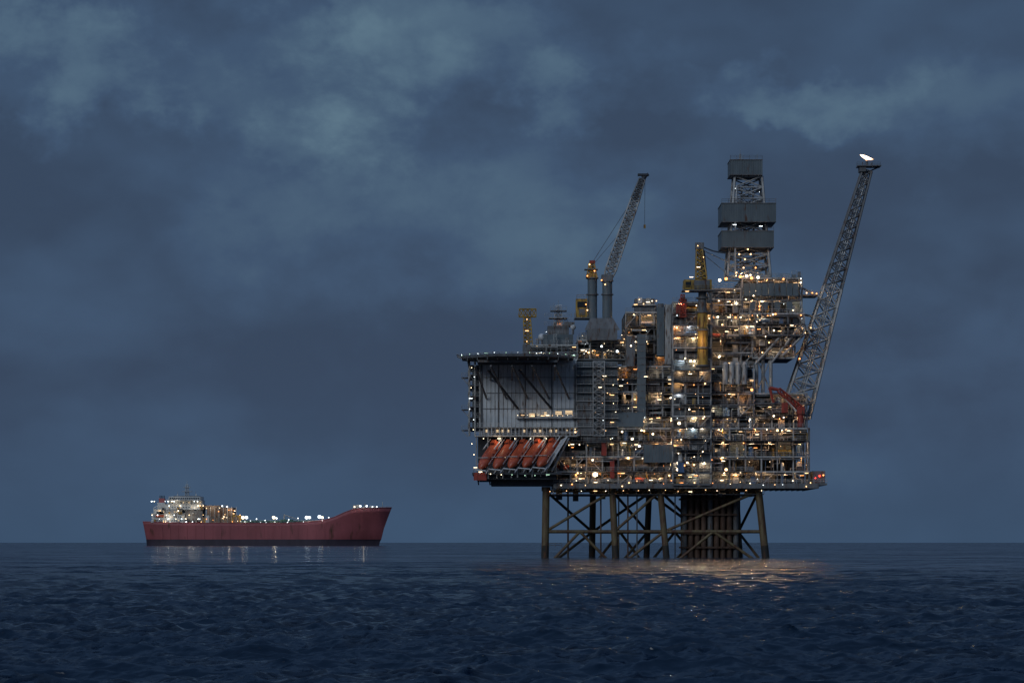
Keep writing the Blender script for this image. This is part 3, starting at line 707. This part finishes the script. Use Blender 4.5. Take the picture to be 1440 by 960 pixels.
# wind chop finer than the mesh, as surface slopes
v1=nz(1.9,(.5,1.2,1),3,(1.6,3.0,0),.65); v2=nz(.28,(.4,1.0,1),2,(1.4,3.2,0)); v3=nz(.03,(.45,1.0,1),3,(.6,1.8,0))
a1=N.new('ShaderNodeVectorMath'); L.new(v1,a1.inputs[0]); L.new(v2,a1.inputs[1])
a3=N.new('ShaderNodeVectorMath'); L.new(a1.outputs[0],a3.inputs[0]); L.new(v3,a3.inputs[1])
a2=N.new('ShaderNodeVectorMath'); L.new(a3.outputs[0],a2.inputs[0]); L.new(geo.outputs['Normal'],a2.inputs[1])
nn=N.new('ShaderNodeVectorMath'); nn.operation='NORMALIZE'; L.new(a2.outputs[0],nn.inputs[0]); L.new(nn.outputs[0],b.inputs['Normal'])
me.materials.append(m)

# ------------------------------------------------------------- world
w=bpy.data.worlds.new('World'); scene.world=w; w.use_nodes=True; N=w.node_tree.nodes;L=w.node_tree.links
bg=N['Background']
tc=N.new('ShaderNodeTexCoord'); sep=N.new('ShaderNodeSeparateXYZ'); L.new(tc.outputs['Generated'],sep.inputs[0])
def math_(op,a,b=None,c=None,clamp=False):
    n=N.new('ShaderNodeMath'); n.operation=op; n.use_clamp=clamp
    for i,v in enumerate((a,b,c)):
        if v is None: continue
        if isinstance(v,(int,float)): n.inputs[i].default_value=v
        else: L.new(v,n.inputs[i])
    return n.outputs[0]
def noise(vec,scale,det,rough=.55,dist=0):
    n=N.new('ShaderNodeTexNoise'); n.inputs['Scale'].default_value=scale; n.inputs['Detail'].default_value=det; n.inputs['Roughness'].default_value=rough; n.inputs['Distortion'].default_value=dist
    L.new(vec,n.inputs[0]); return n
def mapn(vec,sc,loc=(0,0,0),rot=(0,0,0)):
    n=N.new('ShaderNodeMapping'); n.inputs['Scale'].default_value=sc; n.inputs['Location'].default_value=loc; n.inputs['Rotation'].default_value=rot; L.new(vec,n.inputs[0]); return n.outputs[0]
def mr(v,a,b,c=0,d=1,kind='SMOOTHSTEP'):
    n=N.new('ShaderNodeMapRange'); n.interpolation_type=kind; L.new(v,n.inputs[0]); n.inputs[1].default_value=a;n.inputs[2].default_value=b;n.inputs[3].default_value=c;n.inputs[4].default_value=d; return n.outputs[0]
G=tc.outputs['Generated']
big=noise(mapn(G,(1,1,1.7),(.3,0,.1),(0,.3,0)),12,3,.5).outputs['Fac']
fine=noise(mapn(G,(1,1,1.5),(2,1,0),(0,.3,0)),26,7,.58,.1).outputs['Fac']
warp=noise(mapn(G,(1,1,1.2),(5,0,0)),24,5,.6)
yy=math_('MAXIMUM',sep.outputs['Y'],.05)
sub=N.new('ShaderNodeVectorMath'); sub.operation='SUBTRACT'; L.new(warp.outputs['Color'],sub.inputs[0]); sub.inputs[1].default_value=(.5,.5,.5)
ws=N.new('ShaderNodeSeparateXYZ'); L.new(sub.outputs[0],ws.inputs[0])
u=math_('ADD',math_('DIVIDE',sep.outputs['X'],yy),math_('MULTIPLY',ws.outputs[0],.11))
v=math_('ADD',math_('DIVIDE',sep.outputs['Z'],yy),math_('MULTIPLY',ws.outputs[1],.07))
acc=None
for (px,py,sxp,syp,amp) in[(40,90,220,90,.8),(440,130,210,95,.95),(820,130,95,60,.6),(1110,135,200,50,.55),(620,300,360,140,.32),(1350,150,200,90,.3),(620,60,320,80,.45),(290,60,150,60,.4),(1250,520,330,140,.14)]:
    du=math_('DIVIDE',math_('SUBTRACT',u,(px-720)/F),sxp/F); dv=math_('DIVIDE',math_('SUBTRACT',v,(762-py)/F),syp/F)
    r2=math_('ADD',math_('MULTIPLY',du,du),math_('MULTIPLY',dv,dv))
    g_=math_('MULTIPLY',mr(r2,0,1.6,1,0),amp)
    acc=g_ if acc is None else math_('ADD',acc,math_('MULTIPLY',g_,math_('SUBTRACT',1.0,acc)))
patch=math_('MULTIPLY',acc,mr(fine,.36,.62,.45,1.0))
generic=math_('MULTIPLY',mr(big,.36,.66),.3)
f1=math_('ADD',math_('MULTIPLY',patch,.78),math_('ADD',generic,math_('MULTIPLY',math_('SUBTRACT',fine,.5),.36)),clamp=True)
ramp=N.new('ShaderNodeValToRGB'); L.new(f1,ramp.inputs[0]); e=ramp.color_ramp.elements
e[0].position=0;e[0].color=(.035,.061,.112,1); e[1].position=1; e[1].color=(.112,.190,.255,1)
x_=e.new(.3); x_.color=(.047,.086,.156,1); x_=e.new(.6); x_.color=(.072,.127,.196,1)
hz=mr(sep.outputs['Z'],0,.07,1,0)
mixh=N.new('ShaderNodeMixRGB'); L.new(math_('MULTIPLY',hz,.55),mixh.inputs[0]); L.new(ramp.outputs[0],mixh.inputs[1]); mixh.inputs[2].default_value=(.047,.090,.158,1)
gain=mr(sep.outputs['Z'],.45,.95,1,3.8)
vm=N.new('ShaderNodeVectorMath'); vm.operation='SCALE'; L.new(mixh.outputs[0],vm.inputs[0]); L.new(gain,vm.inputs['Scale'])
sky=N.new('ShaderNodeTexSky'); sky.sky_type='NISHITA'; sky.sun_disc=False; sky.sun_elevation=math.radians(1); sky.sun_rotation=math.radians(215)
sk_=N.new('ShaderNodeVectorMath'); sk_.operation='SCALE'; L.new(sky.outputs[0],sk_.inputs[0]); sk_.inputs['Scale'].default_value=.004
ad=N.new('ShaderNodeVectorMath'); ad.operation='ADD'; L.new(vm.outputs[0],ad.inputs[0]); L.new(sk_.outputs[0],ad.inputs[1])
L.new(ad.outputs[0],bg.inputs[0]); bg.inputs[1].default_value=1.0
s=bpy.data.lights.new('overcast_sun','SUN'); s.energy=.8; s.angle=math.radians(25); s.color=(.82,.91,1)
so=bpy.data.objects.new('overcast_sun',s); scene.collection.objects.link(so)
so.rotation_euler=Vector((.5,.8,-.5)).to_track_quat('-Z','Y').to_euler()

cam=bpy.data.cameras.new('camera'); cam.lens=36*F/1440; cam.sensor_width=36; cam.shift_y=282/1440; cam.clip_end=60000; cam.clip_start=1
co_=bpy.data.objects.new('camera',cam); scene.collection.objects.link(co_); co_.location=(0,-D0,CH); co_.rotation_euler=(math.radians(90),0,0); scene.camera=co_
